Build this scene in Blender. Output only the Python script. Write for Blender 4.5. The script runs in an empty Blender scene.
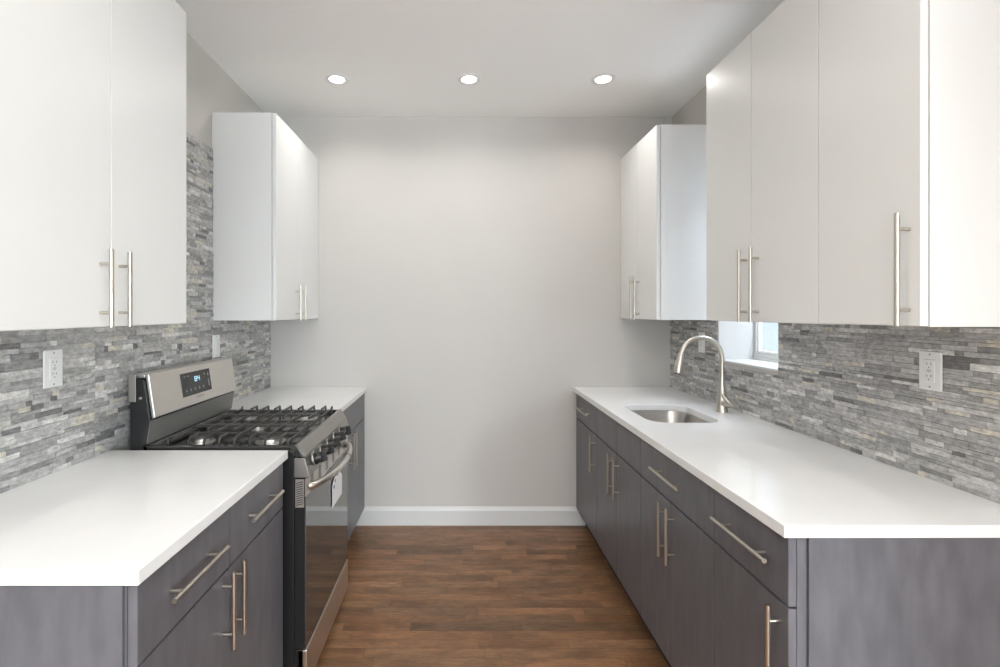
import bpy, bmesh, math, random
from mathutils import Vector, Matrix
random.seed(7)
S = bpy.context.scene
C = S.collection
PI = math.pi

# ---------------------------------------------------------------- camera, world, exposure
CAMZ = 1.411
cam_d = bpy.data.cameras.new('camera'); cam = bpy.data.objects.new('camera', cam_d); C.objects.link(cam)
cam.location = (0, 0, CAMZ); cam.rotation_euler = (PI/2, 0, 0)
cam_d.sensor_width = 36; cam_d.lens = 492*36/1000
cam_d.shift_x = 0.0405; cam_d.shift_y = -0.0212
cam_d.clip_start = 0.05
S.camera = cam
S.view_settings.view_transform = 'Standard'; S.view_settings.look = 'None'
S.view_settings.gamma = 1; S.view_settings.use_curve_mapping = False
S.view_settings.exposure = 0.12
W = bpy.data.worlds.new('sky'); S.world = W; W.use_nodes = True
W.node_tree.nodes['Background'].inputs[0].default_value = (0.80, 0.89, 1.0, 1)
W.node_tree.nodes['Background'].inputs[1].default_value = 9.0

DOWN_W = 5.6        # power of one recessed ceiling light
FILL_LAMP_L = 135.0      # radiance of the added fill globe behind the camera


# ---------------------------------------------------------------- materials
def mat(name, col, rough=0.5, metal=0.0, ior=1.45, coat=0.0, emit=None, es=0):
    m = bpy.data.materials.new(name); m.use_nodes = True
    b = m.node_tree.nodes['Principled BSDF']
    b.inputs['Base Color'].default_value = (*col, 1); b.inputs['Roughness'].default_value = rough
    b.inputs['Metallic'].default_value = metal; b.inputs['IOR'].default_value = ior
    b.inputs['Coat Weight'].default_value = coat
    if emit: b.inputs['Emission Color'].default_value = (*emit, 1); b.inputs['Emission Strength'].default_value = es
    return m
def N(m, t, **k):
    n = m.node_tree.nodes.new(t)
    for a, v in k.items(): setattr(n, a, v)
    return n
def L(m, a, b): m.node_tree.links.new(a, b)
def mathn(m, op, a, b):
    n = N(m, 'ShaderNodeMath', operation=op)
    for i, v in enumerate((a, b)):
        if hasattr(v, 'is_linked'): L(m, v, n.inputs[i])
        else: n.inputs[i].default_value = v
    return n.outputs[0]
def noisy(m, scale, stretch, lo, hi, detail=4, bump=0.0, rough=None):
    """multiply the base colour by noise between lo and hi"""
    b = m.node_tree.nodes['Principled BSDF']; base = b.inputs['Base Color'].default_value[:]
    tc = N(m, 'ShaderNodeTexCoord'); mp = N(m, 'ShaderNodeMapping'); mp.inputs['Scale'].default_value = stretch
    L(m, tc.outputs['Object'], mp.inputs[0])
    n = N(m, 'ShaderNodeTexNoise'); n.inputs['Scale'].default_value = scale; n.inputs['Detail'].default_value = detail
    L(m, mp.outputs[0], n.inputs['Vector'])
    r = N(m, 'ShaderNodeMapRange'); r.inputs[1].default_value = .3; r.inputs[2].default_value = .7
    r.inputs[3].default_value = lo; r.inputs[4].default_value = hi
    L(m, n.outputs[0], r.inputs[0])
    v = N(m, 'ShaderNodeVectorMath', operation='SCALE'); v.inputs[0].default_value = base[:3]
    L(m, r.outputs[0], v.inputs['Scale']); L(m, v.outputs[0], b.inputs['Base Color'])
    if bump:
        bp = N(m, 'ShaderNodeBump'); bp.inputs['Strength'].default_value = bump; bp.inputs['Distance'].default_value = .002
        L(m, n.outputs[0], bp.inputs['Height']); L(m, bp.outputs[0], b.inputs['Normal'])
    return m

wall_m = noisy(mat('wall_paint', (0.565, 0.54, 0.508), 0.6), 3, (1, 1, 1), .985, 1.012)
ceil_m = mat('ceiling_paint', (0.95, 0.945, 0.93), 0.7)
trim_m = mat('white_trim_paint', (0.66, 0.66, 0.65), 0.35)
white_m = mat('white_laminate', (0.785, 0.785, 0.775), 0.30)
wood_m = noisy(mat('stained_cabinet_wood', (0.120, 0.117, 0.131), 0.33), 7, (4, 4, 1.1), .84, 1.16, 9)
dark_m = mat('toe_kick_dark', (0.025, 0.022, 0.022), 0.6)
quartz_m = noisy(mat('white_quartz', (0.84, 0.84, 0.84), 0.13), 5, (1, 1, 1), .965, 1.01, 6)
nickel_m = mat('brushed_nickel', (0.58, 0.54, 0.48), 0.30, 1.0)
steel_m = noisy(mat('stainless_steel', (0.68, 0.65, 0.61), 0.30, 1.0), 20, (60, 1, 60), .93, 1.05)
sink_m = noisy(mat('sink_steel', (0.46, 0.44, 0.42), 0.30, 1.0), 20, (1, 1, 40), .85, 1.1)
chrome_m = mat('burner_aluminium', (0.6, 0.59, 0.57), 0.38, 1.0)
socket_m = mat('socket_grey', (0.36, 0.36, 0.35), 0.5)
blackside_m = mat('black_enamel', (0.012, 0.012, 0.013), 0.35)
gloss_m = mat('black_glossy_enamel', (0.02, 0.02, 0.02), 0.12, ior=1.7)
glass_m = mat('black_oven_glass', (0.03, 0.028, 0.026), 0.04, ior=2.3)
riser_m = mat('dark_grey_enamel', (0.17, 0.165, 0.155), 0.25)
trimsteel_m = mat('dark_stainless', (0.40, 0.385, 0.36), 0.36, 1.0)
iron_m = mat('cast_iron', (0.06, 0.057, 0.054), 0.32)
knob_m = mat('knob_black', (0.012, 0.012, 0.013), 0.25)
plastic_m = mat('white_plastic', (0.82, 0.82, 0.81), 0.3)
slot_m = mat('slot_dark', (0.08, 0.08, 0.08), 0.5)
paper_m = mat('white_paper', (0.85, 0.85, 0.86), 0.6)
ink_m = mat('ink', (0.03, 0.03, 0.035), 0.6)
grey_ink_m = mat('grey_print', (0.28, 0.27, 0.26), 0.5)
disp_m = mat('display_glass', (0.035, 0.036, 0.037), 0.25)
digit_m = mat('display_digits', (0.3, 0.5, 0.6), 0.5, emit=(0.55, 0.85, 1.0), es=0.8)
lamp_m = mat('lamp_lens', (1, 1, 1), 0.5, emit=(1.0, 0.95, 0.86), es=6)

# split-face stone mosaic: each strip carries its own tone
def tile_material():
    m = mat('stone_mosaic', (.4, .4, .4), 0.45); b = m.node_tree.nodes['Principled BSDF']
    at = N(m, 'ShaderNodeAttribute', attribute_name='tone')
    tc = N(m, 'ShaderNodeTexCoord'); mp = N(m, 'ShaderNodeMapping'); mp.inputs['Scale'].default_value = (1, 1, 2.2)
    L(m, tc.outputs['Object'], mp.inputs[0])
    n = N(m, 'ShaderNodeTexNoise'); n.inputs['Scale'].default_value = 42; n.inputs['Detail'].default_value = 8; n.inputs['Roughness'].default_value = .78
    L(m, mp.outputs[0], n.inputs['Vector'])
    r = N(m, 'ShaderNodeMapRange'); r.inputs[1].default_value = .28; r.inputs[2].default_value = .72
    r.inputs[3].default_value = .42; r.inputs[4].default_value = 1.5; L(m, n.outputs[0], r.inputs[0])
    v = N(m, 'ShaderNodeVectorMath', operation='SCALE'); L(m, at.outputs['Color'], v.inputs[0]); L(m, r.outputs[0], v.inputs['Scale'])
    L(m, v.outputs[0], b.inputs['Base Color'])
    bp = N(m, 'ShaderNodeBump'); bp.inputs['Strength'].default_value = .5; bp.inputs['Distance'].default_value = .003
    L(m, n.outputs[0], bp.inputs['Height']); L(m, bp.outputs[0], b.inputs['Normal'])
    return m
tile_m = tile_material()
def floor_material():
    m = mat('wood_floor', (.2, .1, .05), 0.36); b = m.node_tree.nodes['Principled BSDF']
    at = N(m, 'ShaderNodeAttribute', attribute_name='tone'); of = N(m, 'ShaderNodeAttribute', attribute_name='shift')
    tc = N(m, 'ShaderNodeTexCoord'); ad = N(m, 'ShaderNodeVectorMath', operation='ADD')
    L(m, tc.outputs['Object'], ad.inputs[0]); L(m, of.outputs['Vector'], ad.inputs[1])
    mp = N(m, 'ShaderNodeMapping'); mp.inputs['Scale'].default_value = (2.0, 26, 1); L(m, ad.outputs[0], mp.inputs[0])
    n = N(m, 'ShaderNodeTexNoise'); n.inputs['Scale'].default_value = 7; n.inputs['Detail'].default_value = 8; n.inputs['Roughness'].default_value = .68
    n.inputs['Distortion'].default_value = 1.2
    L(m, mp.outputs[0], n.inputs['Vector'])
    r = N(m, 'ShaderNodeMapRange'); r.inputs[1].default_value = .3; r.inputs[2].default_value = .7
    r.inputs[3].default_value = .50; r.inputs[4].default_value = 1.55; L(m, n.outputs[0], r.inputs[0])
    n2 = N(m, 'ShaderNodeTexNoise'); n2.inputs['Scale'].default_value = 5; n2.inputs['Detail'].default_value = 3
    mp2 = N(m, 'ShaderNodeMapping'); mp2.inputs['Scale'].default_value = (1, 2.5, 1); L(m, ad.outputs[0], mp2.inputs[0]); L(m, mp2.outputs[0], n2.inputs['Vector'])
    r2 = N(m, 'ShaderNodeMapRange'); r2.inputs[1].default_value = .35; r2.inputs[2].default_value = .65; r2.inputs[3].default_value = .75; r2.inputs[4].default_value = 1.2
    L(m, n2.outputs[0], r2.inputs[0])
    s = mathn(m, 'MULTIPLY', r.outputs[0], r2.outputs[0])
    v = N(m, 'ShaderNodeVectorMath', operation='SCALE'); L(m, at.outputs['Color'], v.inputs[0]); L(m, s, v.inputs['Scale'])
    L(m, v.outputs[0], b.inputs['Base Color'])
    return m
floor_m = floor_material()
def pane_material():
    m = bpy.data.materials.new('window_glass'); m.use_nodes = True; nt = m.node_tree; nt.nodes.clear()
    o = N(m, 'ShaderNodeOutputMaterial'); mx = N(m, 'ShaderNodeMixShader'); t = N(m, 'ShaderNodeBsdfTransparent')
    g = N(m, 'ShaderNodeBsdfGlossy'); g.inputs['Roughness'].default_value = .02; mx.inputs[0].default_value = .07
    L(m, t.outputs[0], mx.inputs[1]); L(m, g.outputs[0], mx.inputs[2]); L(m, mx.outputs[0], o.inputs[0])
    return m
pane_m = pane_material()

# ---------------------------------------------------------------- mesh builder
ORG = {}
class MB:
    def __init__(s): s.bm = bmesh.new(); s.tones = None
    def box(s, x0, x1, y0, y1, z0, z1):
        x0, x1 = sorted((x0, x1)); y0, y1 = sorted((y0, y1)); z0, z1 = sorted((z0, z1))
        vs = [s.bm.verts.new(p) for p in ((x0,y0,z0),(x1,y0,z0),(x1,y1,z0),(x0,y1,z0),(x0,y0,z1),(x1,y0,z1),(x1,y1,z1),(x0,y1,z1))]
        return [s.bm.faces.new([vs[i] for i in f]) for f in ((3,2,1,0),(4,5,6,7),(0,1,5,4),(1,2,6,5),(2,3,7,6),(3,0,4,7))]
    def prism(s, prof, y0, y1):
        """profile of (x, z) points extruded along y"""
        a = [s.bm.verts.new((p[0], y0, p[1])) for p in prof]; b = [s.bm.verts.new((p[0], y1, p[1])) for p in prof]
        n = len(prof); s.bm.faces.new(a); s.bm.faces.new(b[::-1])
        for i in range(n): s.bm.faces.new((a[i], b[i], b[(i+1) % n], a[(i+1) % n]))
    def loft(s, rings, cap=True):
        R = [[s.bm.verts.new(p) for p in r] for r in rings]; n = len(R[0])
        for i in range(len(R)-1):
            for j in range(n): s.bm.faces.new((R[i][j], R[i][(j+1) % n], R[i+1][(j+1) % n], R[i+1][j]))
        if cap: s.bm.faces.new(R[0][::-1]); s.bm.faces.new(R[-1])
    def tube(s, pts, r, n=12, cap=True):
        pts = [Vector(p) for p in pts]; rr = r if isinstance(r, (list, tuple)) else [r]*len(pts)
        rings = []; prev = None
        for i, p in enumerate(pts):
            t = (pts[min(i+1, len(pts)-1)] - pts[max(i-1, 0)]).normalized()
            if prev is None:
                u = t.orthogonal().normalized()
            else:
                u = (prev - t*prev.dot(t)).normalized()
            prev = u; v = t.cross(u)
            rings.append([p + (u*math.cos(2*PI*k/n) + v*math.sin(2*PI*k/n))*rr[i] for k in range(n)])
        s.loft(rings, cap)
    def bar(s, a, b, w, h=None):
        """rectangular bar between two points"""
        a, b = Vector(a), Vector(b); t = (b-a).normalized(); h = h or w
        up = Vector((0,0,1)) if abs(t.z) < .9 else Vector((1,0,0))
        u = t.cross(up).normalized(); v = u.cross(t)
        s.loft([[p + u*w/2*i + v*h/2*j for i, j in ((-1,-1),(1,-1),(1,1),(-1,1))] for p in (a, b)])
    def lathe(s, c, prof, n=28, axis=None):
        """profile of (radius, height) round an axis through c"""
        c = Vector(c); ax = Vector(axis or (0,0,1)).normalized(); u = ax.orthogonal().normalized(); v = ax.cross(u)
        s.loft([[c + ax*h + (u*math.cos(2*PI*k/n) + v*math.sin(2*PI*k/n))*max(r, 1e-4) for k in range(n)] for r, h in prof])
    def build(s, name, m, parent=None, bevel=0, smooth=None, origin=None):
        o_ = ORG[parent] if parent else Vector(origin or (0,0,0))
        bmesh.ops.recalc_face_normals(s.bm, faces=s.bm.faces)
        if parent or origin: bmesh.ops.translate(s.bm, vec=-o_, verts=s.bm.verts)
        me = bpy.data.meshes.new(name); s.bm.to_mesh(me); s.bm.free()
        me.materials.append(m)
        o = bpy.data.objects.new(name, me); C.objects.link(o)
        if parent: o.parent = parent
        else: o.location = o_
        ORG[o] = o_
        if smooth is not None:
            me.polygons.foreach_set('use_smooth', [True]*len(me.polygons))
            me.set_sharp_from_angle(angle=math.radians(smooth))
        if bevel:
            b = o.modifiers.new('bevel', 'BEVEL'); b.width = bevel; b.segments = 2; b.limit_method = 'ANGLE'; b.angle_limit = math.radians(40)
        return o
def thing(name, loc, label=None, cat=None, group=None, kind=None):
    o = bpy.data.objects.new(name, None); C.objects.link(o); o.location = loc; o.empty_display_size = .05
    ORG[o] = Vector(loc); return tag(o, label, cat, group, kind)
def tag(o, label=None, cat=None, group=None, kind=None):
    for k, v in (('label', label), ('category', cat), ('group', group), ('kind', kind)):
        if v: o[k] = v
    return o
def B(name, m, parent, *box, bevel=0):
    mb = MB(); mb.box(*box); return mb.build(name, m, parent, bevel)

# ---------------------------------------------------------------- room
XL, XR, YB, YF, H = -1.265, 1.41, 3.269, -6.0, 2.709
TL, TR = XL+.010, XR-.010             # tile faces
CT, CB = .914, .884                   # counter top / underside
WY0, WY1, WZ0, WZ1 = 2.17, 2.67, 1.158, 2.25

def floor():
    mb = MB(); bm = mb.bm; data = []
    w = .0572; y = YF; row = 0
    while y < YB:
        y1 = min(y+w, YB); x = XL - random.random()*.5; xe = 3.6 if y < -.52 else XR
        while x < xe:
            ln = random.choice((.22, .3, .38, .5, .62, .8)); a, b = max(x, XL), min(x+ln, xe); x += ln
            if b-a < .004: continue
            g = .0005
            f = bm.faces.new([bm.verts.new(p) for p in ((a+g, y+g, 0), (b-g, y+g, 0), (b-g, y1-g, 0), (a+g, y1-g, 0))])
            t = random.choice((.74, .86, .94, 1, 1.05, 1.1, 1.2)) * random.uniform(.92, 1.08)
            warm = random.uniform(.93, 1.06)
            data.append((.205*t*warm, .105*t, .053*t/warm)); data.append((random.random()*20, random.random()*20))
        y = y1; row += 1
    cols = data[0::2]; sh = data[1::2]
    n = len(bm.faces)
    base = mb.box(XL-.0, XR+.0, YF, YB, -.06, -.0012)
    mb.box(XR, 3.6, YF, -.52, -.06, -.0012)
    cols += [(.035, .018, .010)]*12; sh += [(0, 0)]*12
    lay = bm.loops.layers.float_color.new('tone'); lay2 = bm.loops.layers.float_color.new('shift')
    for f, c, s_ in zip(bm.faces, cols, sh):
        for l in f.loops: l[lay] = (*c, 1); l[lay2] = (s_[0], s_[1], 0, 1)
    me = bpy.data.meshes.new('floor'); bm.to_mesh(me); bm.free(); me.materials.append(floor_m)
    o = bpy.data.objects.new('floor', me); C.objects.link(o); o['kind'] = 'structure'
floor()

def struct(name, mb, m, bevel=0): return tag(mb.build(name, m, None, bevel), kind='structure')
XF, YR = 3.6, -.4                     # added wider room behind the camera, unseen, for more even light
mb = MB(); mb.box(XL-.12, XR+.22, YF-.12, YB+.12, H, H+.1); mb.box(XR+.22, XF+.12, YF-.12, YR, H, H+.1); struct('ceiling', mb, ceil_m)
mb = MB(); mb.box(XL-.12, XL, YF, YB, -.06, H); struct('wall_left', mb, wall_m)
mb = MB(); mb.box(XL-.12, XR+.22, YB, YB+.12, -.06, H); struct('wall_back', mb, wall_m)
mb = MB()
mb.box(XR, XR+.22, YR, WY0-.01, -.06, H); mb.box(XR, XR+.22, WY1+.01, YB, -.06, H)
mb.box(XR, XR+.22, WY0-.01, WY1+.01, -.06, WZ0-.012); mb.box(XR, XR+.22, WY0-.01, WY1+.01, WZ1+.01, H)
struct('wall_right', mb, wall_m)
mb = MB(); mb.box(XR+.22, XF+.12, YR-.12, YR, -.06, H); mb.box(XF, XF+.12, YF, YR-.12, -.06, H); struct('wall_added_room', mb, wall_m)
# wall behind the camera; its wide window opening is added to let daylight in
mb = MB(); a, b, c, d = -1.05, 3.25, .52, 2.48
mb.box(XL-.12, a, YF-.12, YF, -.06, H); mb.box(b, XF+.12, YF-.12, YF, -.06, H)
mb.box(a, b, YF-.12, YF, -.06, c); mb.box(a, b, YF-.12, YF, d, H); struct('wall_front', mb, wall_m)
w2 = thing('added_window', (1.1, YF, .52), kind='structure')
mb = MB()
for x0, x1, z0, z1 in ((a, a+.05, c, d), (b-.05, b, c, d), (a+.05, b-.05, c, c+.05), (a+.05, b-.05, d-.05, d), (1.075, 1.125, c+.05, d-.05)):
    mb.box(x0, x1, YF-.10, YF-.05, z0, z1)
mb.build('window_frame', trim_m, w2, .003)
B('pane', pane_m, w2, a+.05, b-.05, YF-.078, YF-.074, c+.05, d-.05)
# baseboards
mb = MB(); mb.prism([(0, 0), (0, 0)], 0, 0) if False else None
def baseboard(name, x0, x1, y0, y1, axis):
    mb = MB()
    if axis == 'x':
        pr = [(YB, 0), (YB-.014, 0), (YB-.014, .098), (YB-.008, .112), (YB-.006, .120), (YB, .120)]
        A = [mb.bm.verts.new((x0, p[0], p[1])) for p in pr]; Bv = [mb.bm.verts.new((x1, p[0], p[1])) for p in pr]
        n = len(pr); mb.bm.faces.new(A); mb.bm.faces.new(Bv[::-1])
        for i in range(n): mb.bm.faces.new((A[i], Bv[i], Bv[(i+1) % n], A[(i+1) % n]))
    else:
        s = 1 if x0 < 0 else -1
        mb.prism([(x0, 0), (x0+s*.014, 0), (x0+s*.014, .098), (x0+s*.008, .112), (x0+s*.006, .12), (x0, .12)], y0, y1)
    struct(name, mb, trim_m)
baseboard('baseboard_back', -.688, .834, 0, 0, 'x')
baseboard('baseboard_left', XL, 0, YF, .94, 'y')
baseboard('baseboard_right', XR, 0, YR, 1.14, 'y')

# window over the sink wall
w1 = thing('window_1', (XR+.1, 2.42, WZ0), kind='structure')
mb = MB()
mb.box(XR-.004, XR+.22, WY1, WY1+.009, WZ0-.011, WZ1); mb.box(XR-.004, XR+.22, WY0-.009, WY0, WZ0-.011, WZ1)
mb.box(XR-.004, XR+.22, WY0, WY1, WZ1, WZ1+.009); mb.build('jamb', trim_m, w1)
B('window_sill', trim_m, w1, XR-.008, XR+.22, WY0, WY1, WZ0-.011, WZ0, bevel=.002)
fx = 1.596
mb = MB()
for y0, y1, z0, z1 in ((WY0, WY0+.022, WZ0+.012, WZ1), (WY1-.022, WY1, WZ0+.012, WZ1), (WY0+.022, WY1-.022, WZ0+.012, WZ0+.035), (WY0+.022, WY1-.022, WZ1-.022, WZ1)):
    mb.box(fx, fx+.03, y0, y1, z0, z1)
mb.box(fx-.012, fx+.03, WY0, WY1, WZ0, WZ0+.012)
mb.build('window_frame', trim_m, w1, .002)
mb = MB()
y0_, y1_, z0_, z1_ = WY0+.0225, WY1-.0225, WZ0+.0355, WZ1-.0225
for y0, y1, z0, z1 in ((y0_, y0_+.010, z0_, z1_), (y1_-.010, y1_, z0_, z1_), (y0_+.010, y1_-.010, z0_, z0_+.014), (y0_+.010, y1_-.010, z1_-.012, z1_)):
    mb.box(fx+.008, fx+.026, y0, y1, z0, z1)
mb.build('sash', plastic_m, w1, .002)
B('pane', pane_m, w1, fx+.014, fx+.018, y0_+.009, y1_-.009, z0_+.013, z1_-.011)
# neighbouring house wall seen through the glass
mb = MB(); mb.box(3.4, 3.6, -1.5, 9, -1, 3.3); struct('wall_outside', mb, mat('outside_render', (0.085, 0.095, 0.105), .8))

# ---------------------------------------------------------------- stone mosaic
def mosaic(name, x, s, regions, holes):
    """strips of split stone on the wall at x facing s; regions: list of (y0,y1,z0,z1)"""
    mb = MB(); bm = mb.bm; cols = []
    hs = (.0155, .0155, .0155, .0105, .0205)
    for (ya, yb, za, zb) in regions:
        z = za
        while z < zb-.002:
            h = random.choice(hs); z1 = min(z+h, zb)
            if zb - z1 < .006: z1 = zb
            y = ya - random.random()*.08
            while y < yb:
                ln = random.choice((.025, .04, .055, .07, .09, .11, .13)) * random.uniform(.85, 1.15)
                p, q = max(y, ya), min(y+ln, yb); y += ln
                if q-p < .003: continue
                segs = [(p, q)]
                for (ha, hb, hz0, hz1) in holes:
                    ns = []
                    for (u, v) in segs:
                        if z1 <= hz0 or z >= hz1 or v <= ha or u >= hb: ns.append((u, v)); continue
                        if u < ha: ns.append((u, ha))
                        if v > hb: ns.append((hb, v))
                    segs = ns
                for (u, v) in segs:
                    if v-u < .003: continue
                    d = .0085 + random.uniform(-.0012, .0028)
                    g = .0004
                    f = mb.box(x, x+s*d, u+g, v-g, z+g, z1-g)
                    k = random.random()
                    if k < .06: c = (.62, .585, .51)
                    elif k < .12: c = (.72, .71, .69)
                    elif k < .16: c = (.20, .196, .195)
                    else:
                        t = random.triangular(.24, .66, .43); c = (t*1.0, t*.985, t*.965)
                    cols += [c]*6
            z = z1
    lay = bm.loops.layers.float_color.new('tone')
    for f, c in zip(bm.faces, cols):
        for l in f.loops: l[lay] = (*c, 1)
    me = bpy.data.meshes.new(name); bmesh.ops.recalc_face_normals(bm, faces=bm.faces); bm.to_mesh(me); bm.free(); me.materials.append(tile_m)
    o = bpy.data.objects.new(name, me); C.objects.link(o)
    return tag(o, kind='structure')
UZ = 1.369                            # underside of the wall cabinets
mosaic('trim_1', XL+.0005, 1, [(.93, 1.694, CT+.0005, UZ-.001), (1.694, 2.507, CT+.0005, 2.243), (2.507, YB-.001, CT+.0005, UZ-.001)], [])
mosaic('trim_2', XR-.0005, -1, [(1.12, YB-.001, CT+.0005, UZ-.001)], [(WY0-.010, WY1+.010, WZ0-.012, 3)])

# ---------------------------------------------------------------- cabinets
def bar_handle(parent, mt, x, s, y, z, length, cc, vertical, off=.030, r=.0058):
    """bar pull whose door face is at x; s points out of the door"""
    mb = MB(); xb = x + s*off
    if vertical:
        mb.tube([(xb, y, z-length/2), (xb, y, z+length/2)], r, 14)
        for k in (-1, 1): mb.tube([(x, y, z+k*cc/2), (xb, y, z+k*cc/2)], r*.72, 10)
    else:
        mb.tube([(xb, y-length/2, z), (xb, y+length/2, z)], r, 14)
        for k in (-1, 1): mb.tube([(x, y+k*cc/2, z), (xb, y+k*cc/2, z)], r*.72, 10)
    return mb.build('bar_handle', mt, parent, smooth=40)

G = .0013
def front(kind, m, parent, x, s, y0, y1, z0, z1, t=.019):
    return B(kind, m, parent, x, x-s*t, y0+G, y1-G, z0+G, z1-G, bevel=.0012)

def base_cabinet(s, xw, xf, y0, y1, label, drawers, doors, end=None, group=None):
    """s: outward direction of the fronts; xw wall, xf door face"""
    t = thing('base_cabinet', ((xw+xf)/2, (y0+y1)/2, 0), label, 'cabinet', group)
    xc = xf - s*.0215
    e = .0008
    B('carcass', wood_m, t, xw, xc, y0+e+(.003 if end else 0), y1-e, .112, CB-.0005)
    B('toe_kick', dark_m, t, xw, xf-s*.060, y0+e+.012*(1 if end else 0), y1-e, 0, .111)
    if end:   # finished panel on the side that faces the camera
        B('end_panel', wood_m, t, xw, xf-s*(.0262 if s > 0 else .045), y0-.004, y0+.003, .0, CB-.0005, bevel=.0008)
    for (a, b, hl) in drawers:
        d = front('drawer', wood_m, t, xf, s, a, b, .7155, CB-.004)
        if hl: bar_handle(d, nickel_m, xf, s, (a+b)/2 + (hl if isinstance(hl, float) else 0), .803, (.240 if s > 0 else .252), .160 if s > 0 else .160, False)
    for (a, b, hy) in doors:
        d = front('door', wood_m, t, xf, s, a, b, .113, .712)
        if hy is not None: bar_handle(d, nickel_m, xf, s, hy, (.618 if s > 0 else .601), .206, .128, True)
    return t
DL, DR = -.630, .775
base_cabinet(1, XL+.001, DL, .961, 1.757, 'dark stained base cabinet beside the stove, two bar-handled drawers over two doors', 
             [(.961, 1.349, True), (1.349, 1.757, True)], [(.961, 1.343, 1.309), (1.343, 1.757, 1.372)], end=True)
base_cabinet(1, XL+.001, DL, 2.512, YB-.001, 'dark base cabinet in the far left corner beyond the stove, under the short counter',
             [(2.512, YB-.003, False)], [(2.512, 2.835, 2.800), (2.835, YB-.003, 2.866)])
base_cabinet(-1, XR-.001, DR, 2.780, YB-.001, 'narrow dark base cabinet in the far right corner against the back wall',
             [(2.780, YB-.003, True)], [(2.780, YB-.003, 2.812)])
base_cabinet(-1, XR-.001, DR, 2.105, 2.780, 'dark sink base cabinet with two plain top panels over a pair of doors',
             [(2.105, 2.432, False), (2.432, 2.780, False)], [(2.105, 2.432, 2.388), (2.432, 2.780, 2.474)])
base_cabinet(-1, XR-.001, DR, 1.498, 2.105, 'wide dark base cabinet between sink cabinet and nearest right cabinet, one drawer over two doors',
             [(1.498, 2.105, True)], [(1.498, 1.810, 1.776), (1.810, 2.105, 1.842)])
base_cabinet(-1, XR-.001, DR, 1.158, 1.498, 'nearest dark base cabinet at the right counter end, with a bluish side panel',
             [(1.158, 1.498, True)], [(1.158, 1.498, 1.190)], end=True)

def wall_cabinet(s, xw, xf, y0, y1, z0, z1, label, doors, hlen, cc, hz):
    t = thing('wall_cabinet', ((xw+xf)/2, (y0+y1)/2, z0), label, 'cabinet')
    e = .0008
    B('carcass', white_m, t, xw, xf-s*.022, y0+e, y1-e, z0, z1, bevel=.001)
    for (a, b, hy) in doors:
        d = front('door', white_m, t, xf, s, a, b, z0+.001, z1-.001)
        if hy is not None: bar_handle(d, nickel_m, xf, s, hy, hz, hlen, cc, True)
    return t
WL, WR = -.937, 1.070
wall_cabinet(1, XL+.001, WL, .955, 1.690, UZ+.002, 2.441, 'white wall cabinet nearest on the left, above the front left counter, two tall doors',
             [(.955, 1.323, 1.283), (1.323, 1.690, 1.355)], .204, .128, 1.474)
wall_cabinet(1, XL+.001, WL, 2.511, YB-.001, UZ, 2.431, 'white wall cabinet in the far left corner above the counter beyond the stove',
             [(2.511, 2.860, 2.815), (2.860, YB-.002, 2.905)], .204, .128, 1.466)
wall_cabinet(-1, XR-.001, WR, 2.671, YB-.001, UZ, 2.431, 'white wall cabinet in the far right corner beyond the sink window',
             [(2.671, 2.968, 2.925), (2.968, YB-.002, 2.998)], .262, .192, 1.497)
wall_cabinet(-1, XR-.001, WR, 1.467, 2.134, UZ+.006, 2.441, 'white two-door wall cabinet on the right, its far end beside the sink window',
             [(1.467, 1.803, 1.760), (1.803, 2.134, 1.833)], .268, .192, 1.509)
wall_cabinet(-1, XR-.001, WR, 1.141, 1.467, UZ+.008, 2.441, 'nearest white single-door wall cabinet on the right, bluish white side facing the viewer',
             [(1.141, 1.467, 1.170)], .268, .192, 1.513)

# ---------------------------------------------------------------- counters
CL, CR = -.618, .757
def counter(x0, x1, y0, y1, label):
    mb = MB(); mb.box(x0, x1, y0, y1, CB, CT)
    o = mb.build('countertop', quartz_m, None, .002, origin=((x0+x1)/2, (y0+y1)/2, CB)); return tag(o, label, 'countertop')
counter(XL+.0005, CL, .947, 1.773, 'white quartz countertop in the left foreground, ending at the stove')
counter(XL+.0005, CL, 2.508, YB-.0005, 'short white quartz countertop beyond the stove in the far left corner')
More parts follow.
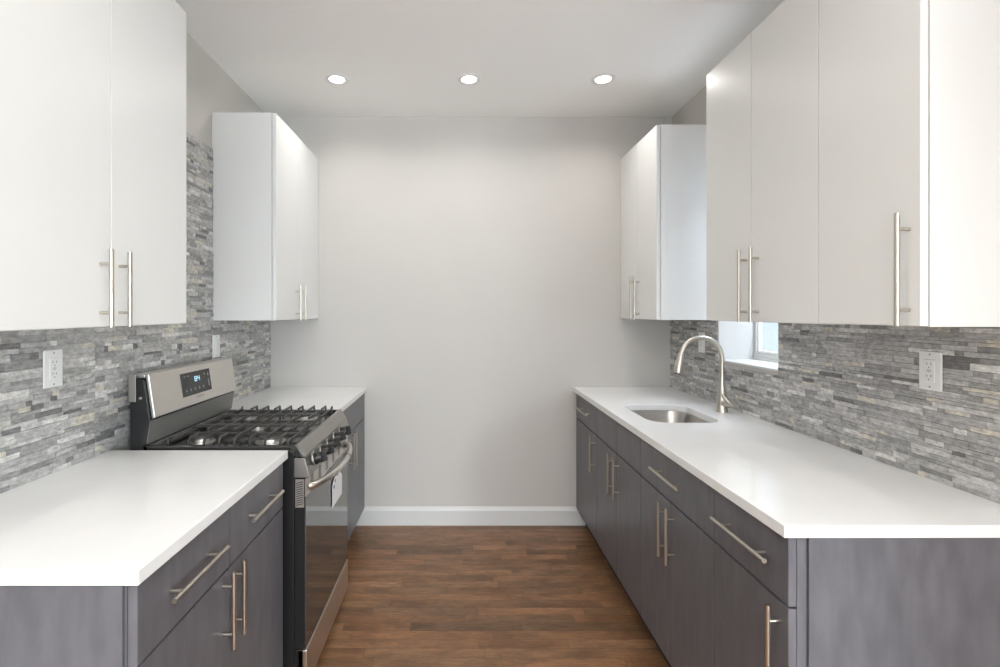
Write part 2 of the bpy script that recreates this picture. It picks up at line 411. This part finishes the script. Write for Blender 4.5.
# right counter with the sink cut-out
SX0, SX1, SY0, SY1, SR = .868, 1.195, 2.215, 2.650, .085
def rrect(x0, x1, y0, y1, r, n=8):
    P = []
    for cx, cy, a0 in ((x1-r, y1-r, 0), (x0+r, y1-r, 90), (x0+r, y0+r, 180), (x1-r, y0+r, 270)):
        for k in range(n+1):
            a = math.radians(a0 + 90*k/n); P.append((cx + r*math.cos(a), cy + r*math.sin(a)))
    return P
def right_counter():
    bm = bmesh.new(); x0, x1, y0, y1 = CR, XR-.0005, 1.147, YB-.0005
    inner = rrect(SX0, SX1, SY0, SY1, SR)
    outer = [(x0, y0), (x1, y0), (x1, y1), (x0, y1)]
    vo = [bm.verts.new((*p, CT)) for p in outer]; vi = [bm.verts.new((*p, CT)) for p in inner]
    es = [bm.edges.new((vo[i], vo[(i+1) % 4])) for i in range(4)] + [bm.edges.new((vi[i], vi[(i+1) % len(vi)])) for i in range(len(vi))]
    r = bmesh.ops.triangle_fill(bm, use_beauty=True, use_dissolve=False, edges=es)
    fs = [f for f in bm.faces if not (SX0+.02 < f.calc_center_median().x < SX1-.02 and SY0+.02 < f.calc_center_median().y < SY1-.02 and all(v in vi for v in f.verts))]
    bad = [f for f in bm.faces if f not in fs]
    if bad: bmesh.ops.delete(bm, geom=bad, context='FACES_ONLY')
    ex = bmesh.ops.extrude_face_region(bm, geom=list(bm.faces))
    bmesh.ops.translate(bm, vec=(0, 0, CB-CT), verts=[v for v in ex['geom'] if isinstance(v, bmesh.types.BMVert)])
    mb = MB(); mb.bm.free(); mb.bm = bm
    o = mb.build('countertop', quartz_m, None, .002, origin=(1.08, 2.2, CB))
    tag(o, 'long white quartz countertop along the right wall with the sink cut into it', 'countertop')
right_counter()

# sink basin under the cut-out
def sink():
    t = thing('kitchen_sink', ((SX0+SX1)/2, (SY0+SY1)/2, .70), 'undermount stainless steel sink basin set in the right countertop', 'sink')
    mb = MB(); zt = CB-.001
    def ring(d, z, r): return [(x, y, z) for x, y in rrect(SX0-d, SX1+d, SY0-d, SY1+d, r)]
    mb.loft([ring(.018, zt, SR+.015), ring(.001, zt, SR), ring(-.002, zt-.006, SR), ring(-.006, .735, SR-.01), ring(-.016, .715, SR-.015), ring(-.045, .703, SR-.03), ring(-.12, .700, .03)], cap=False)
    vs = mb.bm.verts[:]; mb.bm.verts.ensure_lookup_table(); n = len(rrect(0, 1, 0, 1, .1))
    mb.bm.faces.new(mb.bm.verts[-n:])
    mb.build('basin', sink_m, t, smooth=50)
    mb = MB(); c = ((SX0+SX1)/2, (SY0+SY1)/2, .7005)
    mb.lathe(c, [(.045, 0), (.043, .003), (.032, .003), (.028, .001), (.0, .001)]); mb.build('drain', chrome_m, t, smooth=40)
sink()
# cut the carcass of the sink cabinet open around the basin
for o in list(C.objects):
    if o.name.startswith('carcass') and o.parent and 'sink base' in o.parent.get('label', ''):
        me = o.data; org = ORG[o.parent]; mb = MB()
        y0, y1 = 2.1058, 2.7792; x0, x1 = DR+.0215, XR-.001
        mb.box(x0, x1, y0, y0+.018, .112, CB-.0005); mb.box(x0, x1, y1-.018, y1, .112, CB-.0005)
        mb.box(x0, x1, y0+.018, y1-.018, .112, .130); mb.box(x1-.012, x1, y0+.018, y1-.018, .130, CB-.0005)
        mb.box(x0, x0+.018, y0+.018, y1-.018, .70, CB-.0005)
        bmesh.ops.translate(mb.bm, vec=-org, verts=mb.bm.verts); bmesh.ops.recalc_face_normals(mb.bm, faces=mb.bm.faces)
        mb.bm.to_mesh(me); mb.bm.free()

# faucet
def faucet():
    fx, fy = 1.312, 2.46; z = CT
    t = thing('kitchen_faucet', (fx, fy, z), 'brushed nickel gooseneck pull-down faucet behind the sink', 'faucet')
    mb = MB(); mb.lathe((fx, fy, z), [(.0, 0), (.029, 0), (.029, .006), (.0265, .012), (.0255, .055), (.024, .065), (.021, .085), (.017, .12), (.0135, .155), (.0125, .17), (0, .17)])
    mb.build('body', nickel_m, t, smooth=40)
    mb = MB(); R = .103; zc = 1.181; pts = [(fx, fy, z+.165), (fx, fy, 1.12), (fx, fy, 1.16)]
    for k in range(0, 19):
        a = math.radians(k*172/18); pts.append((fx-R+R*math.cos(a), fy, zc+R*math.sin(a)))
    mb.tube(pts, [.0125]+[.0118]*(len(pts)-1), 18); mb.build('spout', nickel_m, t, smooth=40)
    a = math.radians(172); ex, ez = fx-R+R*math.cos(a), zc+R*math.sin(a)
    mb = MB(); dx, dz = -.16, -1
    mb.lathe((ex, fy, ez), [(0, -.012), (.0125, -.012), (.0145, -.008), (.0150, .004), (.0200, .042), (.0225, .076), (.0215, .087), (.014, .090), (0, .090)], axis=(-.20, 0, -1))
    mb.build('spray_head', nickel_m, t, smooth=40)
    mb = MB(); mb.lathe((ex-.0905*.196, fy, ez-.0905*.98), [(0, 0), (.014, 0), (.014, .004), (0, .004)], axis=(-.20, 0, -1)); mb.build('spray_nozzle', slot_m, t, smooth=40)
    # side lever: hub on the near side, paddle sloping from the column down towards the wall
    mb = MB(); mb.lathe((fx, fy-.016, z+.045), [(0, 0), (.019, 0), (.019, .018), (.016, .024), (0, .024)], axis=(.35, -1, 0)); 
    mb.build('lever_hub', nickel_m, t, smooth=40)
    mb = MB(); mb.tube([(fx-.018, fy-.030, z+.094), (fx-.004, fy-.036, z+.076), (fx+.012, fy-.040, z+.056), (fx+.030, fy-.042, z+.038), (fx+.036, fy-.043, z+.032)], [.004, .008, .010, .011, .006], 12)
    mb.tube([(fx-.006, fy-.034, z+.044), (fx+.014, fy-.040, z+.038), (fx+.034, fy-.043, z+.034)], [.010, .008, .007], 12)
    mb.build('lever', nickel_m, t, smooth=50)
faucet()

# ---------------------------------------------------------------- gas range
RY0, RY1 = 1.790, 2.462
def gas_range():
    t = thing('gas_range', (-.88, (RY0+RY1)/2, 0), 'stainless steel and black freestanding gas range between the two left counters', 'stove')
    y0, y1 = RY0, RY1; xb = -1.199
    mb = MB(); mb.box(xb, -.602, y0+.002, y1-.002, .035, .895); 
    mb.build('body', blackside_m, t, .002)
    for yy in (y0+.05, y1-.05):
        for xx in (xb+.05, -.68):
            mb = MB(); mb.lathe((xx, yy, 0), [(.0, 0), (.017, 0), (.017, .012), (.008, .014), (.008, .036), (0, .036)]); mb.build('foot', blackside_m, t)
    # cooktop: black pan with raised rim
    mb = MB(); ya, yb, xa, xc = y0, y1, -1.150, -.602
    mb.box(xa, xc, ya, yb, .8955, .908)
    mb.prism([(xa, .908), (xa, .925), (xa+.010, .925), (xa+.018, .908)], ya, yb)
    for q, w in ((ya, 1), (yb, -1)):
        mb.box(xa, xc, q, q+w*.016, .908, .925)
    mb.prism([(xc-.006, .908), (xc-.006, .9255), (-.594, .9255), (-.567, .884), (xc+.0005, .884), (xc+.0005, .908)], ya, yb)
    mb.build('cooktop', gloss_m, t, .002)
    mb = MB(); mb.prism([(-.600, .926), (-.5935, .9268), (-.565, .883), (-.5665, .883)], ya+.008, yb-.001)
    mb.build('front_trim', trimsteel_m, t)
    mb = MB(); mb.tube([(-1.105, y0+.03, .9125), (-1.105, y0+.50, .9125)], .009, 10); mb.build('vent_bar', blackside_m, t, smooth=40)
    # control panel
    mb = MB(); prof = [(-.6015, .809), (-.6015, .880), (-.564, .880), (-.546, .815), (-.548, .809)]
    mb.prism(prof, y0, y1); cp = mb.build('control_panel', trimsteel_m, t, .0012)
    an = math.atan2(.018, .065); nx, nz = math.cos(an), math.sin(an)
    for k in range(5):
        yk = 1.892 + .104*k; zk = .849; xk = -.564 + (.880-zk)*math.tan(an)
        mb = MB(); ax = (nx, 0, nz)
        mb.lathe((xk, yk, zk), [(0, 0), (.025, 0), (.025, .004), (.0215, .008), (.020, .026), (.0185, .029), (0, .029)], axis=ax)
        kn = mb.build('knob', knob_m, t, smooth=35)
        mb = MB(); p = Vector((xk, yk, zk)) + Vector(ax)*.026; q = Vector((xk, yk, zk)) + Vector(ax)*.046
        up = Vector((-nz, 0, nx))
        mb.loft([[c + up*a*(.021 if i == 0 else .018) + Vector((0, 1, 0))*b*(.0075 if i == 0 else .005) for a, b in ((-1,-1),(1,-1),(1,1),(-1,1))] for i, c in enumerate((p, q))])
        mb.build('knob_grip', knob_m, kn, .0015)
        mb = MB(); mb.lathe((xk, yk, zk), [(.0255, .0002), (.0285, .0002), (.0285, .003), (.0255, .003), (.0255, .0002)], axis=ax); mb.build('knob_ring', chrome_m, kn, smooth=35)
    # oven door
    dy0, dy1 = y0+.003, y1-.003; zf = -.560
    mb = MB(); mb.box(-.6005, zf-.004, dy0, dy1, .182, .804); door = mb.build('oven_door', blackside_m, t, .002)
    mb = MB(); mb.box(zf-.0035, zf, dy0+.001, dy1-.001, .184, .738); mb.build('door_glass', glass_m, door, .001)
    mb = MB(); mb.box(zf-.0035, zf+.001, dy0, dy1, .739, .804); mb.build('door_top_rail', steel_m, door, .001)
    for g in range(6):                # vent slots stacked in groups under the knobs
        mb = MB()
        for k in range(6):
            yy = dy0+.055 + g*.104; zz = .750+.0085*k; mb.box(zf+.0009, zf+.0018, yy, yy+.034, zz, zz+.0042)
        mb.build('vent', slot_m, door)
    mb = MB(); mb.box(-.598, -.566, dy0-.0015, dy0, .700, .803); pl = mb.build('door_side_plate', steel_m, t)
    mb = MB()
    for k in range(11): mb.bar((-.594, dy0-.0018, .708+k*.008), (-.570, dy0-.0018, .714+k*.008), .0012, .0032)
    mb.build('louver', slot_m, pl)
    mb = MB(); pts = []; n = 24
    for i in range(n+1):
        u = i/n; yy = y0+.050 + (y1-y0-.10)*u
        b = 1-(2*u-1)**2
        pts.append((zf+.012+.048*b**.8, yy, .764))
    pts = [(zf-.001, pts[0][1]-.004, .764)] + pts + [(zf-.001, pts[-1][1]+.004, .764)]
    mb.tube(pts, [.015] + [.0140]*(n+1) + [.015], 16)
    mb.build('oven_handle', steel_m, door, smooth=45)
    # bottom drawer
    mb = MB(); mb.box(-.6005, zf-.010, dy0, dy1, .040, .178); dr = mb.build('storage_drawer', blackside_m, t, .001)
    mb = MB(); mb.box(zf-.030, zf+.003, dy0, dy1, .036, .179); mb.build('drawer_front', steel_m, dr, .003)
    # backguard
    mb = MB()
    mb.prism([(xb, .8955), (-1.152, .8955), (-1.152, .925), (-1.142, .930), (-1.128, 1.020), (-1.149, 1.165), (-1.165, 1.170), (xb, 1.170)], y0, y1)
    bg = mb.build('backguard', blackside_m, t, .002)
    # front faces of the backguard: dark riser and slanted steel panel
    def slab(name, m, p, q, ya, yb, th, out, par, bev=0):
        p, q = Vector((p[0], 0, p[1])), Vector((q[0], 0, q[1])); d = (q-p).normalized(); nrm = Vector((d.z, 0, -d.x))
        a_, b_, c_, d_ = p+nrm*out, q+nrm*out, q+nrm*(out+th), p+nrm*(out+th)
        mb = MB(); mb.prism([(v.x, v.z) for v in (a_, b_, c_, d_)], ya, yb); return mb.build(name, m, par, bev)
    P0, P1 = (-1.128, 1.022), (-1.150, 1.172)
    slab('riser', riser_m, (-1.142, .931), (-1.129, 1.016), y0+.004, y1-.004, .003, .0005, t)
    panel = slab('backguard_panel', steel_m, P0, (-1.1515, 1.182), y0+.010, y1-.004, .014, .001, t, .003)
    B('backguard_cap', steel_m, t, xb, -1.1515, y0+.010, y1-.004, 1.1705, 1.183, bevel=.002)
    def on_panel(name, m, ya, yb, u0, u1, th, out, par):
        p = (P0[0]+(P1[0]-P0[0])*u0, P0[1]+(P1[1]-P0[1])*u0); q = (P0[0]+(P1[0]-P0[0])*u1, P0[1]+(P1[1]-P0[1])*u1)
        return slab(name, m, p, q, ya, yb, th, out, par)
    disp = on_panel('display', disp_m, 1.992, 2.222, .27, .90, .002, .0145, t)
    def digits(name, m, items, par):
        mb = MB()
        for (ya, yb, u0, u1) in items:
            p = Vector((P0[0]+(P1[0]-P0[0])*u0, 0, P0[1]+(P1[1]-P0[1])*u0)); q = Vector((P0[0]+(P1[0]-P0[0])*u1, 0, P0[1]+(P1[1]-P0[1])*u1))
            d = (q-p).normalized(); nr = Vector((d.z, 0, -d.x))
            mb.prism([(v.x, v.z) for v in (p+nr*.0166, q+nr*.0166, q+nr*.0172, p+nr*.0172)], ya, yb)
        return mb.build(name, m, par)
    segs = []
    def seven(yc, on, w=.017, u0=.62, u1=.76):
        um = (u0+u1)/2; t_ = .0032; tu = .02
        R = {'a': (yc, yc+w, u1-tu, u1), 'd': (yc, yc+w, u0, u0+tu), 'g': (yc, yc+w, um-tu/2, um+tu/2),
             'f': (yc, yc+t_, um, u1), 'e': (yc, yc+t_, u0, um), 'b': (yc+w-t_, yc+w, um, u1), 'c': (yc+w-t_, yc+w, u0, um)}
        for k in on: segs.append(R[k])
    seven(2.092, 'abcdefg'); seven(2.116, 'bcfg')
    segs.append((2.1115, 2.114, .65, .67)); segs.append((2.1115, 2.114, .71, .73))
    digits('digits', digit_m, segs, disp)
    icon_m = mat('icon_print', (.30, .30, .29), .4)
    for k in range(5):
        yk = 2.016+.0335*k
        digits('touch_key', icon_m, [(yk, yk+.010, .40, .42), (yk+.003, yk+.007, .42, .46), (yk-.001, yk+.011, .385, .39)], disp)
    for it in ((2.012, 2.026, .80, .815), (2.040, 2.054, .80, .815), (2.171, 2.176, .74, .80), (2.200, 2.206, .70, .78), (2.200, 2.206, .40, .60)):
        digits('icon', icon_m, [it], disp)
    # small maker's lettering below the display: faint raised letters
    mb = MB()
    for k in range(10):
        ya = 2.090 + k*.0062
        p = Vector((P0[0]+(P1[0]-P0[0])*.16, 0, P0[1]+(P1[1]-P0[1])*.16)); q = Vector((P0[0]+(P1[0]-P0[0])*.205, 0, P0[1]+(P1[1]-P0[1])*.205))
        d = (q-p).normalized(); nr = Vector((d.z, 0, -d.x))
        mb.prism([(v.x, v.z) for v in (p+nr*.0150, q+nr*.0150, q+nr*.0156, p+nr*.0156)], ya, ya+.0016)
        if k % 2: mb.prism([(v.x, v.z) for v in (p+nr*.0150, p+(q-p)*.25+nr*.0150, p+(q-p)*.25+nr*.0156, p+nr*.0156)], ya, ya+.0045)
        else: mb.prism([(v.x, v.z) for v in (p+(q-p)*.75+nr*.0150, q+nr*.0150, q+nr*.0156, p+(q-p)*.75+nr*.0156)], ya, ya+.0045)
    mb.build('lettering', grey_ink_m, panel)
    mb = MB(); mb.box(xb-.004, xb+.022, y0-.003, y0, 1.085, 1.186); mb.build('mounting_bracket', trimsteel_m, t, .001)
    mb = MB(); mb.lathe((-1.160, y0-.0002, 1.098), [(0, 0), (.0055, 0), (.004, .003), (0, .003)], 14, axis=(0, -1, 0)); mb.build('screw', chrome_m, t, smooth=40)
    # burners
    for (bx, by, r) in ((-.735, 1.915, .048), (-1.0, 1.915, .040), (-.735, 2.335, .052), (-1.0, 2.335, .036), (-.868, 2.126, .034)):
        mb = MB(); mb.lathe((bx, by, .9083), [(0, 0), (r*1.18, 0), (r*1.15, .003), (r*.95, .004), (r*.88, .016), (0, .016)]); bu = mb.build('burner', chrome_m, t, smooth=35)
        mb = MB(); mb.lathe((bx, by, .9245), [(0, 0), (r*.92, 0), (r*.95, .003), (r*.90, .008), (r*.75, .010), (0, .010)]); mb.build('burner_cap', iron_m, bu, smooth=35)
    # cast-iron grates, three side by side
    xs = [-.662-.0565*k for k in range(7)]; zt, zb_ = .951, .926
    def grate(a, b, near, far):
        mb = MB(); w = .0075; zc = zt-.005
        xA, xB = -.632, -1.075
        for yy in (a+.004, b-.004):     # side rails, low
            zr = zc if not ((near and yy < a+.01) or (far and yy > b-.01)) else .914
            mb.bar((xA, yy, zr), (xB, yy, zr), w, .010)
        for xx in (xA, xB): mb.bar((xx, a, .933), (xx, b, .933), w, .010); mb.bar((xx, a+.004, .9085), (xx, a+.004, zc), w, w); mb.bar((xx, b-.004, .9085), (xx, b-.004, zc), w, w)
        m = (a+b)/2
        mb.bar((xA, m, zc-.006), (xB, m, zc-.006), w*.8, .009)
        for k, xx in enumerate(xs):
            lo = a if not near else a+.006
            hi = b if not far else b-.006
            if k % 2 == 1:
                mb.bar((xx, lo+(.012 if near else 0), zc), (xx, hi-(.012 if far else 0), zc), w, .010)
            else:
                L_ = (b-a)*.33
                mb.bar((xx, lo+(.012 if near else 0), zc), (xx, lo+L_, zc), w, .010)
                mb.bar((xx, hi-L_, zc), (xx, hi-(.012 if far else 0), zc), w, .010)
            if near: mb.bar((xx, lo, .912), (xx, lo, zc-.010), w); mb.bar((xx, lo, zc-.012), (xx, lo+.014, zc+.001), w, .009)
            if far: mb.bar((xx, hi, .912), (xx, hi, zc-.008), w); mb.bar((xx, hi+.001, zc-.010), (xx, hi-.007, zc+.003), w, .011)
        mb.build('grate', iron_m, t, .0012)
    grate(1.812, 2.022, True, False); grate(2.026, 2.226, False, False); grate(2.230, 2.440, False, True)
gas_range()

# paper tag hanging from the oven handle
def paper_tag():
    x = -.5560; t = thing('paper_tag', (x, 2.19, .556), 'white paper tag hanging from the curved oven door handle', 'tag')
    mb = MB(); pts = [(2.150, .556), (2.322, .556), (2.322, .646), (2.290, .672), (2.190, .678), (2.150, .654)]
    A = [mb.bm.verts.new((x, y, z)) for y, z in pts]; Bv = [mb.bm.verts.new((x+.0012, y, z)) for y, z in pts]
    mb.bm.faces.new(A); mb.bm.faces.new(Bv[::-1])
    for i in range(len(pts)): mb.bm.faces.new((A[i], Bv[i], Bv[(i+1) % len(pts)], A[(i+1) % len(pts)]))
    mb.build('card', paper_m, t)
    mb = MB(); mb.box(x+.0012, x+.0018, 2.168, 2.184, .632, .646); mb.build('printed_mark', ink_m, t)
    mb = MB(); mb.box(x+.0012, x+.0018, 2.192, 2.202, .652, .666); mb.build('printed_mark', ink_m, t)
    mb = MB(); hx, hz = -.5015, .764; pts = []      # tie looped round the bar, its tail down to the card
    for k in range(17):
        a = -.75*PI + 2*PI*k/16; pts.append((hx + .0155*math.cos(a), 2.20+.001*k/16, hz + .0155*math.sin(a)))
    pts = pts + [(x+.012, 2.215, .700), (x+.0022, 2.225, .670)]
    mb.tube(pts, .0011, 6); mb.build('tie', slot_m, t, smooth=60)
paper_tag()

# ---------------------------------------------------------------- outlets and switch
def outlet(x, s, y, kind, label):
    z = 1.238; t = thing('wall_outlet' if kind != 'switch' else 'light_switch', (x, y, z), label, 'outlet' if kind != 'switch' else 'switch')
    B('plate', plastic_m, t, x, x+s*.006, y-.0345, y+.0345, z-.0575, z+.0575, bevel=.002)
    B('insert', plastic_m, t, x+s*.0055, x+s*.0085, y-.0165, y+.0165, z-.0335, z+.0335, bevel=.001)
    mb = MB(); xx0, xx1 = x+s*.0083, x+s*.0088
    if kind == 'outlet':
        for c in (z+.018, z-.018):
            mb.box(xx0, xx1, y-.008, y-.0055, c-.001, c+.007); mb.box(xx0, xx1, y+.005, y+.0075, c-.001, c+.006)
            mb.box(xx0, xx1, y-.002, y+.002, c-.010, c-.006)
        mb.box(xx0, xx1, y-.006, y+.006, z-.003, z-.001); mb.box(xx0, xx1, y-.006, y+.006, z+.001, z+.003)
        mb.build('socket_slots', socket_m, t)
    else:
        mb.box(xx0, x+s*.0105, y-.012, y+.012, z-.001, z+.029); mb.build('rocker', plastic_m, t, .001)
    for k in (-1, 1):
        mb = MB(); mb.lathe((x+s*.006, y, z+k*.048), [(0, 0), (.0028, 0), (.0022, .0007), (0, .0007)], 12, axis=(s, 0, 0)); mb.build('screw', grey_ink_m, t)
TLF, TRF = XL+.0118, XR-.0118
outlet(TLF, 1, 1.513, 'outlet', 'white outlet plate on the stone tiles above the front left counter')
outlet(TLF, 1, 2.528, 'switch', 'white switch plate on the stone tiles just behind the stove, far left')
outlet(TRF, -1, 1.457, 'outlet', 'white outlet plate on the right stone tiles, between sink window and near counter end')
outlet(TRF, -1, 2.834, 'outlet', 'white outlet plate behind the faucet neck, left of the window')

# ---------------------------------------------------------------- recessed ceiling lights
def downlight(x, y, label, k=1.0):
    t = thing('recessed_ceiling_light', (x, y, H), label, 'ceiling light', 'recessed lights in a row across the ceiling')
    mb = MB(); mb.lathe((x, y, H), [(.043, -.0005), (.066, -.0005), (.0655, -.004), (.052, -.007), (.043, -.003), (.043, -.0005)]); mb.build('trim_ring', plastic_m, t, smooth=50)
    mb = MB(); mb.lathe((x, y, H), [(0, -.0005), (.0425, -.0005), (.0425, -.0025), (0, -.0025)]); mb.build('lens', lamp_m, t)
    d = bpy.data.lights.new('bulb', 'AREA'); d.shape = 'DISK'; d.size = .095; d.energy = DOWN_W*k; d.color = (1.0, .985, .945); d.spread = math.radians(150)
    o = bpy.data.objects.new('bulb', d); C.objects.link(o); o.parent = t; o.location = (0, 0, -.008)
    return t
for x, w in ((-.682, 'leftmost of the three recessed ceiling lights, near the far left wall cabinet'), (.053, 'middle one of the three recessed round ceiling lights'), (.799, 'rightmost of the three recessed ceiling lights, toward the right cabinets')):
    downlight(x, 2.738, w, .27*1.75)
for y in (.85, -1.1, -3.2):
    for x in (-.682, .053, .799): downlight(x, y, 'added recessed ceiling light, unseen overhead, for more room light', .36 if y > 0 else 3.4)  # unseen extra rows, added to raise the ambient light

# added fill light: unseen glowing globe on a stand, evens out the room
def fill_lamp(x, y):
    t = thing('fill_lamp', (x, y, 0), 'added fill lamp, a white glowing globe on a pole, unseen behind the viewer', 'lamp')
    mb = MB(); mb.lathe((x, y, 0), [(0, 0), (.15, 0), (.15, .012), (.14, .022), (.02, .03), (0, .03)]); mb.build('base', blackside_m, t, smooth=40)
    mb = MB(); mb.tube([(x, y, .03), (x, y, 1.21)], .011, 14); mb.build('pole', nickel_m, t, smooth=40)
    mb = MB(); r = .22; mb.lathe((x, y, 1.42), [(r*math.sin(PI*k/20), -r*math.cos(PI*k/20)) for k in range(1, 20)], 32)
    mb.build('globe', mat('fill_globe', (1, 1, 1), .5, emit=(.83, .955, 1.0), es=FILL_LAMP_L), t, smooth=60)
fill_lamp(1.9, -2.2)
